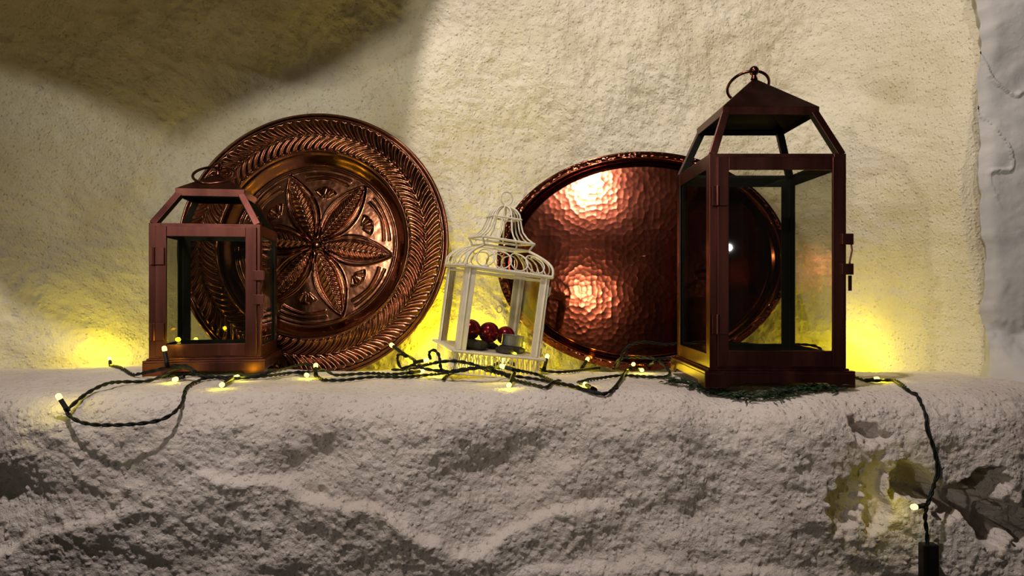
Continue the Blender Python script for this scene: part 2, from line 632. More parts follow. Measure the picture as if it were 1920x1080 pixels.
D = D - 0.040 * sstep(-0.375, -0.40, Zr + 0.01 * N2(LX * 12, LX * 0)) * sstep(0.48, 0.56, LX)
LY = Y0 + D * ny
LZ = Z0 + D * nz
LXX = LX
wall_front = grid_mesh('wall_front', np.stack([LXX, LY, LZ + ZC], -1), M['ledge'])
tag(wall_front, 'rough whitewashed stone ledge and wall front below the lanterns', 'wall', None, 'structure')
BV = BVHTree.FromPolygons([v.co.copy() for v in wall_front.data.vertices], [tuple(p.vertices) for p in wall_front.data.polygons])


def ground(x, y, default=ZC - 0.15):
    h = BV.ray_cast(Vector((x, y, ZC + 0.05)), Vector((0, 0, -1)))
    return h[0].z if h[0] is not None else default


def on_ledge(px, py, lift=0.004):
    """where the ray through a pixel meets the ledge"""
    o = Vector((0, 0, ZC))
    d = (at(px, py, 1.0) - o).normalized()
    h = BV.ray_cast(o, d)
    p = h[0] if h[0] is not None and h[0].y < 1.47 else at(px, py, 1.3)
    return p + Vector((0, -0.0015, lift))


# ------------------------------------------------------------------ copper lanterns


def angle_post(mb, x, y, sx, sy, z0, z1, w, t):
    """an L section at the corner (x, y); sx, sy point to the inside"""
    poly = [(0, 0), (w, 0), (w, t), (t, t), (t, w), (0, w)]
    mb.prism([(x + sx * a, y + sy * b) for a, b in poly], (1, 0, 0), (0, 1, 0), (0, 0, 1), (0, 0, z0), z1 - z0)


def copper_lantern(name, label, loc, yaw, W, base_w, base_h, body_h, roof_w, eave0, eave_h, rise, ring_r, ring_front, hinges, clasps, rail, post, scale_ring=1.0):
    root = empty(name, loc, (0, 0, yaw))
    tag(root, label, 'lantern')
    L = M['lantern']
    h = W / 2
    hb = base_w / 2
    # base: top plate and four skirt boards cut into bracket feet
    mb = MB()
    mb.box((0, 0, base_h - 0.002), (base_w, base_w, 0.004))
    mb.box((0, 0, base_h + 0.0015), (W + 0.006, W + 0.006, 0.003))
    mb.build('base_plate', L, root, bevel=0.0008)
    foot = base_w * 0.14
    cut = base_h * 0.30
    poly = [(-hb, 0), (-hb + foot, 0), (-hb + foot * 1.35, cut), (hb - foot * 1.35, cut), (hb - foot, 0), (hb, 0), (hb, base_h - 0.004), (-hb, base_h - 0.004)]
    for k in range(4):
        a = k * PI / 2
        ax = (math.cos(a), math.sin(a), 0)
        nn = (math.sin(a), -math.cos(a), 0)
        mb = MB()
        inset = 0.0 if k % 2 == 0 else 0.0022
        pl = [(max(-hb + inset, min(hb - inset, p)), q) for p, q in poly]
        mb.prism(pl, ax, (0, 0, 1), (-nn[0], -nn[1], 0), Vector(nn) * hb, 0.002)
        mb.build('base_skirt', L, root, bevel=0.0006)
    z0 = base_h + 0.003
    z1 = base_h + body_h
    for sx in (-1, 1):
        for sy in (-1, 1):
            mb = MB()
            angle_post(mb, sx * h, sy * h, -sx, -sy, z0, z1, post, 0.0022)
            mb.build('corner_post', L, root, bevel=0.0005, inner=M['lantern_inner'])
    for k in range(4):
        a = k * PI / 2
        ax = Vector((math.cos(a), math.sin(a), 0))
        nn = Vector((math.sin(a), -math.cos(a), 0))
        c = nn * (h - 0.0012)
        for zz in (z1 - rail / 2, z0 + rail / 2):
            mb = MB()
            mb.bar(c + Vector((0, 0, zz)) - ax * (h - 0.0025), c + Vector((0, 0, zz)) + ax * (h - 0.0025), 0.0018, rail)
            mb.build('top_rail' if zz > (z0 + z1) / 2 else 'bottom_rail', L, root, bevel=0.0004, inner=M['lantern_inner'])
        if k:
            c2 = nn * (h - 0.0042)
            mb = MB()
            mb.bar(c2 + Vector((0, 0, (z0 + z1) / 2)) - ax * (h - 0.006), c2 + Vector((0, 0, (z0 + z1) / 2)) + ax * (h - 0.006), 0.0016, body_h - rail * 0.6)
            mb.build('glass_pane', M['glass'], root)
    # top flange around the body's upper edge
    # door on the front with frame, pane, hinges and clasps
    door = empty('door', (0, -h - 0.0025, 0))
    door.parent = root
    dx0, dx1 = -h + post * 0.60, h - post * 0.30
    dz0, dz1 = z0 + rail * 0.18, z1 - rail * 0.28
    st = post * 0.92
    tr = rail * 0.92
    for nm, c, s in (('stile', ((dx0 + st / 2), 0, (dz0 + dz1) / 2), (st, 0.004, dz1 - dz0)), ('stile', ((dx1 - st / 2), 0, (dz0 + dz1) / 2), (st, 0.004, dz1 - dz0)),
                     ('rail', ((dx0 + dx1) / 2, 0.0003, dz1 - tr / 2), (dx1 - dx0 - 2 * st, 0.0034, tr)), ('rail', ((dx0 + dx1) / 2, 0.0003, dz0 + tr * 0.6), (dx1 - dx0 - 2 * st, 0.0034, tr * 1.2))):
        MB().box(c, s).build('door_' + nm, L, door, bevel=0.0006)
    MB().box(((dx0 + dx1) / 2, 0.0032, (dz0 + dz1) / 2), (dx1 - dx0 - st, 0.0016, dz1 - dz0 - tr)).build('door_pane', M['glass'], door)
    for hz_ in hinges:
        mb = MB()
        hh = 0.028
        mb.box((-h + post * 0.98, -0.0052, hz_), (post * 0.80, 0.0014, hh))
        mb.tube([(-h + post * 0.54, -0.0052, hz_ - hh / 2), (-h + post * 0.54, -0.0052, hz_ + hh / 2)], 0.0028, 8)
        mb.box((-h + post * 0.34, -0.0030, hz_), (post * 0.40, 0.0014, hh))
        tag(mb.build('hinge', L, door, bevel=0.0003), 'small copper leaf hinge')
    for q, cz in enumerate(clasps):
        mb = MB()
        mb.box((h - post * 0.25 + 0.003, -0.0060, cz), (post * 0.95, 0.0045, 0.016))
        mb.box((h + 0.0050, -0.0020, cz), (0.0030, 0.010, 0.014))
        mb.build('clasp', L, root, bevel=0.0006)
    mb = MB()
    xx = h + 0.0045
    mb.tube([(xx, -h - 0.004, clasps[0]), (xx + 0.001, -h - 0.006, (clasps[0] + clasps[1]) / 2 + 0.006), (xx - 0.003, -h - 0.007, clasps[1] + 0.010), (xx - 0.001, -h - 0.006, clasps[1] - 0.004)], 0.0013, 6)
    mb.box((xx - 0.001, -h - 0.004, clasps[1] - 0.020), (0.004, 0.003, 0.022))
    # the clasps sit on the front plane: move them there
    mb.build('latch', L, root)
    for o in root.children:
        if o.name.startswith('clasp'):
            o.location = (0, -h, 0)
    # sloping struts and roof
    rh = roof_w / 2
    for sx in (-1, 1):
        for sy in (-1, 1):
            mb = MB()
            a = Vector((sx * (h - 0.0055), sy * (h - 0.0055), z1 - 0.002))
            b = Vector((sx * (rh - 0.0060), sy * (rh - 0.0060), eave0 + 0.004))
            mb.bar(a, b, 0.011, 0.011, up=(sx, 0, 0))
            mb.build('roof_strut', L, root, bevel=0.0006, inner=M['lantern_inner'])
    e1 = eave0 + eave_h
    tk = 0.0016
    vv = []
    for r, z in ((rh, eave0), (rh + 0.0004, e1), (rh - tk, eave0), (rh - tk, e1 - tk)):
        vv += [(-r, -r, z), (r, -r, z), (r, r, z), (-r, r, z)]
    vv += [(0, 0, e1 + rise), (0, 0, e1 + rise - 2 * tk)]
    ff = []
    for k in range(4):
        j = (k + 1) % 4
        ff += [(k, j, 4 + j, 4 + k), (4 + k, 4 + j, 16), (8 + j, 8 + k, 12 + k, 12 + j), (12 + j, 12 + k, 17), (j, k, 8 + k, 8 + j)]
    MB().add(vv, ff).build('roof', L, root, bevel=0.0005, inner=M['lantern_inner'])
    ap = e1 + rise
    mb = MB()
    br = ring_r * 0.24
    bz = ap + br * 1.45
    mb.lathe([(br * 0.75, ap - 0.002), (br * 0.55, ap + 0.002), (br * 0.45, ap + br * 0.5)] +
             [(br * math.cos(t), bz + br * math.sin(t)) for t in np.linspace(-1.1, PI / 2 - 0.01, 10)], 16)
    mb.build('finial', M['lantern_dark'], root, smooth=True)
    # ring through the finial, lying on the roof slope
    sl = math.atan2(rise, rh)
    sgn = -1 if ring_front else 1
    sl = sl * (1.04 if ring_front else 0.72)
    dirv = Vector((0, sgn * math.cos(sl), -math.sin(sl)))
    c = Vector((0, 0, bz)) + dirv * ring_r
    pts = [c + Vector((1, 0, 0)) * ring_r * math.sin(t) - dirv * ring_r * math.cos(t) for t in np.linspace(0, 2 * PI, 40, endpoint=False)]
    MB().tube(pts, 0.0024 * scale_ring, 8, closed=True).build('ring_handle', M['lantern_dark'], root, smooth=True)
    return root


def rest(x, y, half, yaw=0.0, sink=0.002):
    hs = []
    for a in (-1, -0.6, 0.6, 1):
        for b in (-1, 1):
            for e in (0, 1):
                dx, dy = (a * half, b * half) if e else (b * half, a * half)
                hs.append(ground(x + dx * math.cos(yaw) - dy * math.sin(yaw), y + dx * math.sin(yaw) + dy * math.cos(yaw)))
    return max(hs) - sink


LW, LD = 0.197, 1.000
lx_, ly_ = 0.3835, LD + LW / 2
zl = rest(lx_, ly_, 0.1075)
print('large lantern base', zl - ZC)
big = copper_lantern('lantern', 'tall copper lantern with pyramid roof and ball finial on the right', (lx_, ly_, ZC - 0.143), 0.0, LW, 0.215, 0.024, 0.313,
                     0.143, 0.400, 0.0115, 0.064, 0.0325, False, (0.275, 0.091), (0.213, 0.170), 0.020, 0.0175)
SW = 0.173
yaw_s = math.radians(10)
cx_ = -0.520
cy_ = 1.128 + 0.0865 + 0.012
zs_ = rest(cx_, cy_, 0.094, yaw_s)
print('small lantern base', zs_ - ZC)
small = copper_lantern('lantern', 'small squat copper lantern standing before the embossed round plate', (cx_, cy_, ZC - 0.144), yaw_s, SW, 0.188, 0.026, 0.224,
                       0.110, 0.299, 0.0125, 0.035, 0.034, True, (0.196, 0.073), (0.165, 0.125), 0.018, 0.0185)

# ------------------------------------------------------------------ embossed round plate
R = 0.267
NT, NR = 1080, 270
th = np.linspace(0, 2 * PI, NT, endpoint=False)
rr_ = np.linspace(0.004, 1.0, NR)
TH, RR = np.meshgrid(th, rr_)
H = np.zeros(TH.shape)
H += -0.085 * (1 - sstep(0.605, 0.705, RR))                      # well behind the rim
H += 0.014 * np.exp(-((RR - 0.712) / 0.010) ** 2) + 0.010 * np.exp(-((RR - 0.600) / 0.008) ** 2)
NG = 86
vert = 0.838
off = np.abs(RR - vert)
inner_row = (RR < vert)
qf = np.clip(off / 0.122, 0, 1)
shift = np.where(inner_row, 0.150, 0.120) * (1 - (1 - qf) ** 1.8)
u = NG * (TH - shift * 0.95) / (2 * PI)
lobe = (0.5 - 0.5 * np.cos(2 * PI * u)) ** 0.8
env = sstep(0.718, 0.735, RR) * (1 - sstep(0.945, 0.962, RR)) * (1 - 0.75 * np.exp(-((RR - vert) / 0.009) ** 2))
H += 0.017 * lobe * env
H += 0.010 * np.exp(-((RR - 0.972) / 0.012) ** 2)
# rosette of six leaves
best = np.zeros(TH.shape)
for k in range(6):
    a0 = math.radians(-8 + 60 * k)
    dl = (TH - a0 + PI) % (2 * PI) - PI
    al = RR * np.cos(dl)
    ac = RR * np.sin(dl)
    tt = np.clip((al - 0.045) / (0.580 - 0.045), 0, 1)
    w = 0.108 * np.sin(PI * tt ** 0.92) ** 0.85 + 1e-4
    q = np.abs(ac) / w
    inside = (al > 0.045) & (al < 0.58) & (np.abs(dl) < 0.6)
    body = 0.022 * np.clip(1 - q ** 3, 0, 1) ** 0.5
    rim1 = 0.016 * np.exp(-((np.abs(ac) - w) / 0.0075) ** 2)
    groove = -0.014 * np.exp(-((q - 0.66) / 0.07) ** 2)
    vein = 0.013 * (0.5 + 0.5 * np.cos(2 * PI * (al * 25 - np.abs(ac) * 17))) * (q < 0.58) * sstep(0.0, 0.01, np.abs(ac)) * (1 - sstep(0.45, 0.6, q))
    mid = 0.010 * np.exp(-(ac / 0.006) ** 2) * (q < 1)
    hh = np.where(inside, body + groove * (q < 1) + vein + mid, 0) + np.where(inside | ((al > 0.03) & (al < 0.59) & (np.abs(dl) < 0.6)), rim1, 0)
    best = np.maximum(best, hh)
    am = a0 + PI / 6                                              # fan shell between two leaves
    X = RR * np.cos(TH - am) - 0.355
    Yv = RR * np.sin(TH - am)
    rd = np.hypot(X, Yv)
    ph = np.arctan2(Yv, X)
    fan = (rd < 0.105) & (np.abs(ph) < 1.0)
    hh = np.where(fan, 0.018 * np.abs(np.cos(ph * 4.0)) ** 0.6 * sstep(0.105, 0.085, rd) * sstep(0.015, 0.04, rd), 0)
    best = np.maximum(best, hh)
    dm = np.abs((TH - am + PI) % (2 * PI) - PI)
    best = np.maximum(best, (0.014 * np.exp(-((RR - 0.528 + 0.05 * dm) / 0.007) ** 2) + 0.012 * np.exp(-((RR - 0.556) / 0.006) ** 2)) * (dm < 0.33))
boss = np.where(RR < 0.05, 0.024 * np.sqrt(np.clip(1 - (RR / 0.05) ** 2, 0, 1)), 0)
best = np.where(RR < 0.052, boss, best)
H += best
H += 0.0006 * fbm(N2, RR * np.cos(TH) * 14, RR * np.sin(TH) * 14, 3)
PX = R * RR * np.cos(TH)
PZ = R * RR * np.sin(TH)
PYv = -R * H
plate = empty('copper_plate')
tag(plate, 'round embossed copper plate with leaf rosette leaning on the wall', 'plate')
po = grid_mesh('plate_face', np.stack([PX, PYv, PZ], -1), M['plate'], plate, wrap=True, flip=False)
mb = MB()
mb.lathe([(0.002, 0.034), (R * 0.59, 0.034), (R * 0.71, 0.010), (R * 0.985, 0.006), (R * 1.0, 0.001)], 96, m=Matrix.Rotation(-PI / 2, 3, 'X'))
mb.build('plate_back', M['plate'], plate, smooth=True)
MB().tube([(R * math.cos(t), 0, R * math.sin(t)) for t in np.linspace(0, 2 * PI, 128, endpoint=False)], 0.0030, 8, closed=True).build('rolled_rim', M['plate'], plate, smooth=True)
lean = math.radians(8.5)
pc = at(587, 455, 1.378)
plate.location = pc
plate.rotation_euler = (-lean, 0, 0)

# ------------------------------------------------------------------ hammered oval tray
AX, BX = 0.283, 0.2155
NT, NR = 860, 210
th = np.linspace(0, 2 * PI, NT, endpoint=False)
rr_ = np.concatenate([np.linspace(0.004, 0.90, NR - 50), np.linspace(0.905, 1.0, 50)])
TH, RR = np.meshgrid(th, rr_)
X = AX * RR * np.cos(TH)
Z = BX * RR * np.sin(TH)
d1, v1 = C3(X / 0.0105 + 50, Z / 0.0105 + 50, 0.85)
H = 0.00012 * d1 ** 2 * (0.7 + 0.6 * v1)
H = H * (1 - sstep(0.89, 0.905, RR))
H += 0.00025 * fbm(N1, X * 8 + 2, Z * 8, 2) + 0.0006 * (RR ** 2)
H += -0.004 * np.exp(-((RR - 0.905) / 0.010) ** 2)
H += 0.016 * sstep(0.912, 0.945, RR)
H += 0.0015 * np.exp(-((RR - 0.946) / 0.006) ** 2)
d2, v2 = C1(TH * 22, RR * 26, 0.8)
H += (0.0016 * np.clip(1 - d2, 0, 1)) * sstep(0.95, 0.96, RR)
H += -0.004 * sstep(0.965, 1.0, RR) + 0.0014 * np.abs(np.sin(TH * 80)) * sstep(0.975, 0.99, RR)
tray = empty('copper_tray')
tag(tray, 'oval hammered copper tray leaning behind the tall lantern', 'tray')
grid_mesh('tray_face', np.stack([X, -H, Z], -1), M['tray'], tray, wrap=True)
mb = MB()
ring = []
for s, y in ((0.01, 0.004), (0.90, 0.004), (0.95, -0.010), (0.995, -0.0108)):
    ring.append([(AX * s * math.cos(t), y, BX * s * math.sin(t)) for t in np.linspace(0, 2 * PI, 96, endpoint=False)])
vv = [p for r in ring for p in r]
ff = [(i * 96 + k, i * 96 + (k + 1) % 96, (i + 1) * 96 + (k + 1) % 96, (i + 1) * 96 + k) for i in range(3) for k in range(96)]
mb.add(vv, ff).build('tray_back', M['tray'], tray, smooth=True)
MB().tube([(AX * math.cos(t), -0.0118, BX * math.sin(t)) for t in np.linspace(0, 2 * PI, 160, endpoint=False)], 0.0026, 8, closed=True).build('tray_rim', M['tray'], tray, smooth=True)
tray.location = at(1197, 488, 1.385)
tray.rotation_euler = (-math.radians(4.5), 0, -math.radians(9.0))

# ------------------------------------------------------------------ cream birdcage lantern
S = 0.146
hs = S / 2
cage = empty('birdcage_lantern')
tag(cage, 'cream wire birdcage lantern with scrolled dome tilted to the right', 'lantern')
yaw_c = math.radians(18)
roll = math.radians(7.5)
# local origin: centre of the base plate's underside; skirt hangs below
fl = at(855, 659, 1.13)
RM = Matrix.Rotation(roll, 3, 'Y') @ Matrix.Rotation(yaw_c, 3, 'Z')
c_base = fl - RM @ Vector((-hs, -hs, 0.0))
cage.location = c_base
cage.rotation_euler = RM.to_euler()
Wm = M['white']
BH = 0.141
WR = 0.0016


def square(h, z, r=0.0):
    return [(-h, -h, z), (h, -h, z), (h, h, z), (-h, h, z)]


def wire_square(name, h, z, r, parent, mat):
    mb = MB()
    p = square(h, z)
    for k in range(4):
        mb.tube([p[k], p[(k + 1) % 4]], r, 8)
    return mb.build(name, mat, parent, smooth=False)


mb = MB()
mb.box((0, 0, 0.0015), (S + 0.014, S + 0.014, 0.003))
mb.build('base_plate', Wm, cage, bevel=0.0006)
wire_square('base_rim', hs + 0.007, 0.001, 0.0026, cage, Wm)
# lattice skirt of zigzag wires below the plate
SK = 0.036
for k in range(4):
    a = k * PI / 2
    ax = Vector((math.cos(a), math.sin(a), 0))
    nn = Vector((math.sin(a), -math.cos(a), 0))
    mb = MB()
    nz_ = 15
    for q in range(nz_):
        x0 = -hs + S * q / nz_
        x1 = -hs + S * (q + 1) / nz_
        xm = (x0 + x1) / 2
        mb.tube([nn * hs + ax * x0, nn * hs + ax * xm + Vector((0, 0, -SK))], 0.0011, 5)
        mb.tube([nn * hs + ax * xm + Vector((0, 0, -SK)), nn * hs + ax * x1], 0.0011, 5)
        mb.tube([nn * (hs + 0.001) + ax * xm + Vector((0, 0, -SK * 0.1)), nn * (hs + 0.001) + ax * x1 + Vector((0, 0, -SK * 0.75))], 0.0009, 5)
    o = mb.build('lattice_skirt', Wm, cage)
    o['kind'] = 'stuff'
for sx in (-1, 1):
    for sy in (-1, 1):
        mb = MB()
        mb.box((sx * hs * 0.96, sy * hs * 0.96, -SK / 2), (0.004, 0.004, SK))
        mb.build('foot', Wm, cage)
wire_square('skirt_rim', hs, -SK, 0.0018, cage, Wm)
for sx in (-1, 1):
    for sy in (-1, 1):
        mb = MB()
        angle_post(mb, sx * hs, sy * hs, -sx, -sy, 0.003, BH, 0.0165, 0.0022)
        mb.tube([(sx * (hs - 0.006), sy * (hs + 0.0005), 0.004), (sx * (hs - 0.006), sy * (hs + 0.0005), BH)], 0.0018, 6)
        mb.build('corner_post', Wm, cage, bevel=0.0005)
for k in range(4):
    a = k * PI / 2
    ax = Vector((math.cos(a), math.sin(a), 0))
    nn = Vector((math.sin(a), -math.cos(a), 0))
    c2 = nn * (hs - 0.0035) + Vector((0, 0, BH / 2))
    MB().bar(c2 - ax * (hs - 0.006), c2 + ax * (hs - 0.006), 0.0014, BH - 0.008).build('glass_pane', M['glass_clear'], cage)
wire_square('top_rail', hs + 0.003, BH, 0.0030, cage, Wm)
wire_square('inner_rail', hs - 0.002, BH - 0.008, 0.0018, cage, Wm)
# lower tier: hips bulge from the corners to a small square, with wire circles on each face
T1 = 0.040


def hip(t):
    """half-width and height on the lower tier"""
    return (hs + 0.003) * (1 - t) + 0.040 * t + 0.012 * math.sin(PI * t), BH + T1 * (t ** 0.9)


for sx in (-1, 1):
    for sy in (-1, 1):
        pts = []
        for t in np.linspace(0, 1, 14):
            w, z = hip(t)
            pts.append((sx * w, sy * w, z))
        MB().tube(pts, 0.0022, 7).build('roof_rib', Wm, cage, smooth=True)
wire_square('upper_rail', 0.040, BH + T1, 0.0020, cage, Wm)
for k in range(4):
    a = k * PI / 2
    ax = Vector((math.cos(a), math.sin(a), 0))
    nn = Vector((math.sin(a), -math.cos(a), 0))
    for cxx in (-0.0480, -0.0160, 0.0160, 0.0480):
        pts = []
        for t in np.linspace(0, 2 * PI, 26, endpoint=False):
            tt = 0.42 + 0.36 * math.sin(t)
            w, z = hip(tt)
            xx = (cxx * (1 - 0.22 * tt)) + 0.0158 * math.cos(t)
            pts.append(nn * w + ax * xx + Vector((0, 0, z)))
        MB().tube(pts, 0.0012, 6, closed=True).build('wire_circle', Wm, cage, smooth=True)
# upper tier: flared brim, bell of wires, small collar and dome
Zb = BH + T1 + 0.013
wire_square('brim_rail', 0.0465, Zb, 0.0022, cage, Wm)
for sx in (-1, 1):
    for sy in (-1, 1):
        MB().tube([(sx * 0.0465, sy * 0.0465, Zb), (sx * 0.040, sy * 0.040, BH + T1)], 0.0018, 6).build('brim_strut', Wm, cage)
bell = [(0.0465, 0.0), (0.036, 0.008), (0.029, 0.018), (0.0255, 0.030), (0.0235, 0.040), (0.0215, 0.048), (0.016, 0.056), (0.008, 0.0605), (0.0, 0.062)]
for k in range(4):
    a = k * PI / 2
    ax = Vector((math.cos(a), math.sin(a), 0))
    nn = Vector((math.sin(a), -math.cos(a), 0))
    for s in (-1.0, -0.40, 0.30):
        pts = []
        for w, z in bell:
            pts.append(nn * w + ax * (w * s) + Vector((0, 0, Zb + z)))
        # smooth the profile
        sm = []
        for i in range(len(pts) - 1):
            for q in (0, 0.5):
                sm.append(pts[i].lerp(pts[i + 1], q))
        sm.append(pts[-1])
        MB().tube(sm, 0.0015, 6).build('bell_wire', Wm, cage, smooth=True)
wire_square('collar_rail', 0.0245, Zb + 0.040, 0.0018, cage, Wm)
zt_ = Zb + 0.062
MB().lathe([(0.0001, -0.003), (0.004, -0.0025), (0.0045, 0.0), (0.003, 0.003), (0.0001, 0.004)], 12, c=(0, 0, zt_)).build('knot', Wm, cage, smooth=True)
MB().tube([(0.0118 * math.sin(t), 0.004 * math.sin(t), zt_ + 0.0135 - 0.0118 * math.cos(t)) for t in np.linspace(0, 2 * PI, 30, endpoint=False)], 0.0013, 7, closed=True).build('hanging_ring', Wm, cage, smooth=True)
MB().tube([(0.004 + 0.014 * math.sin(t), -0.002, zt_ - 0.016 + 0.018 * math.cos(t)) for t in np.linspace(-0.2, 2.0, 12)], 0.0013, 7).build('wire_hook', Wm, cage, smooth=True)
# latch on the right-hand side
mb = MB()
mb.box((hs + 0.0045, -hs + 0.010, 0.118), (0.005, 0.006, 0.012))
mb.box((hs + 0.0035, -hs + 0.010, 0.012), (0.004, 0.006, 0.014))
mb.tube([(hs + 0.006, -hs + 0.008, 0.112), (hs + 0.001, -hs + 0.006, 0.106), (hs - 0.001, -hs + 0.004, 0.090), (hs + 0.0005, -hs + 0.003, 0.055), (hs + 0.001, -hs + 0.003, 0.030), (hs + 0.005, -hs + 0.004, 0.022)], 0.0014, 6)
mb.build('latch', Wm, cage)
mb = MB()
mb.tube([(0.034 + 0.0050 * math.cos(t), hs - 0.006, 0.072 + 0.0062 * math.sin(t)) for t in np.linspace(0, 2 * PI, 18, endpoint=False)], 0.0013, 6, closed=True)
mb.build('door_pull', Wm, cage, smooth=True)


# things inside the birdcage: they lie on its tilted base
def in_cage(x, y, z):
    return c_base + RM @ Vector((x, y, z))


def slate(x, y, z, a, b, c, rot, label):
    mb = MB()
    n = 12
    vv = []
    rnd = [random.uniform(0.8, 1.1) for _ in range(n)]
    for lv, (s, hz2) in enumerate(((0.82, 0), (1.0, 0.3), (0.97, 0.75), (0.75, 1.0))):
        for k in range(n):
            t = 2 * PI * k / n
            vv.append((a * s * rnd[k] * math.cos(t), b * s * rnd[k] * math.sin(t), c * hz2 * random.uniform(0.92, 1.08)))
    ff = [(i * n + k, i * n + (k + 1) % n, (i + 1) * n + (k + 1) % n, (i + 1) * n + k) for i in range(3) for k in range(n)]
    ff += [tuple(range(n - 1, -1, -1)), tuple(3 * n + k for k in range(n))]
    o = mb.add(vv, ff).build('slate_stone', M['stone'], None)
    o.location = in_cage(x, y, z)
    o.rotation_euler = (RM @ Matrix.Rotation(rot, 3, 'Z')).to_euler()
    tag(o, label, 'stone', 'flat stones inside the birdcage lantern')
    return o


slate(-0.036, -0.030, 0.003, 0.034, 0.030, 0.015, 0.3, 'flat dark stone under the leftmost red bauble in the birdcage')
slate(0.018, -0.045, 0.003, 0.026, 0.016, 0.009, 1.2, 'small dark stone in front of the middle red bauble')
slate(0.040, -0.018, 0.003, 0.026, 0.034, 0.011, 0.2, 'flat dark stone carrying the tealight in the birdcage')
slate(-0.004, 0.018, 0.003, 0.036, 0.026, 0.010, 0.1, 'dark stone at the back of the birdcage under the red baubles')


def bauble(x, y, z, r, tilt, label):
    root = empty('bauble', in_cage(x, y, z))
    root.rotation_euler = (tilt, 0.6 * tilt, 0)
    tag(root, label, 'bauble', 'red baubles in the birdcage lantern')
    MB().lathe([(max(r * math.cos(t), 1e-4), r * math.sin(t)) for t in np.linspace(-PI / 2, PI / 2, 22)], 32).build('ball', M['bauble'], root, smooth=True)
    MB().lathe([(r * 0.22, r * 0.95), (r * 0.22, r * 1.10), (r * 0.12, r * 1.12), (1e-4, r * 1.12)], 14).build('cap', M['cap'], root, smooth=False)


bauble(-0.035, -0.004, 0.0335, 0.0180, 1.9, 'shiny dark red bauble nearest the left post of the birdcage')
bauble(0.0000, 0.000, 0.0315, 0.0185, 2.3, 'shiny dark red bauble in the middle of the three')
bauble(0.0390, 0.025, 0.0275, 0.0170, 2.0, 'dark red bauble half hidden behind the tealight')
tl = empty('tealight', in_cage(0.040, -0.018, 0.0142))
tl.rotation_euler = RM.to_euler()
tag(tl, 'small grey metal tealight in the birdcage lantern', 'candle')
MB().lathe([(1e-4, 0), (0.0185, 0), (0.0195, 0.001), (0.0195, 0.0175), (0.0200, 0.0185), (0.0188, 0.0182), (0.0185, 0.015), (1e-4, 0.015)], 32).build('tin_cup', M['tin'], tl, smooth=False, bevel=0.0003)
MB().lathe([(0.0184, 0.013), (0.0184, 0.0155), (0.004, 0.0152), (1e-4, 0.0152)], 28).build('wax', M['wax'], tl)
MB().tube([(0, 0, 0.0152), (0.0005, 0, 0.019), (0.0015, 0, 0.022)], 0.0006, 6).build('wick', M['plastic'], tl)

# ------------------------------------------------------------------ fairy lights
string = empty('fairy_lights', at(960, 720, 1.10))
tag(string, 'dark cable of lit yellow fairy lights trailing along the ledge', 'fairy lights')
sloc = Vector(string.location)


def spline(pts, step=0.004):
    p = [pts[0] + (pts[0] - pts[1])] + list(pts) + [pts[-1] + (pts[-1] - pts[-2])]
    out = []
    for i in range(1, len(p) - 2):
        n = max(2, int((p[i + 1] - p[i]).length / step))
        for k in range(n):
            t = k / n
            a, b, c, d = p[i - 1], p[i], p[i + 1], p[i + 2]
            out.append(0.5 * ((2 * b) + (c - a) * t + (2 * a - 5 * b + 4 * c - d) * t * t + (3 * b - a - 3 * c + d) * t ** 3))
    out.append(p[-2])
    return out


def cable(points, r=0.0016, twist=0.030):
    """points: (px, py) on the ledge, or (px, py, depth)"""
    P = []
    for q in points:
        P.append(on_ledge(q[0], q[1]) if len(q) == 2 else at(q[0], q[1], q[2]))
    C = spline(P)
    out = []
    for c in C:                                                    # never inside the ledge
        if c.z < ZC - 0.168 and c.y < 0.99:                         # hanging in front of the face
            g = BV.ray_cast(Vector((c.x, 0.5, c.z)), Vector((0, 1, 0)))
            if g[0] is not None and c.y > g[0].y - 0.004:
                c = Vector((c.x, g[0].y - 0.004, c.z))
        else:
            g = BV.ray_cast(c + Vector((0, 0, 0.12)), Vector((0, 0, -1)))
            if g[0] is not None and 0 < g[0].z + 0.0032 - c.z < 0.06:
                c = Vector((c.x, c.y, g[0].z + 0.0032))
        out.append(c)
    # relax
    for _ in range(2):
        out = [out[0]] + [(out[i - 1] + out[i] * 2 + out[i + 1]) / 4 for i in range(1, len(out) - 1)] + [out[-1]]
    mb = MB()
    for s in range(2):
        pts = []
        acc = 0.0
        for i, c in enumerate(out):
            if i:
                acc += (c - out[i - 1]).length
            t = (out[min(i + 1, len(out) - 1)] - out[max(i - 1, 0)]).normalized()
            u_ = t.cross(Vector((0.1, 0.2, 1))).normalized()
            w_ = t.cross(u_)
            a = 2 * PI * acc / twist + s * PI
            pts.append(c + (u_ * math.cos(a) + w_ * math.sin(a)) * r * 0.85 - sloc)
        mb.tube(pts, r, 6)
    o = mb.build('cable', M['cable'], string, smooth=True)
    return out


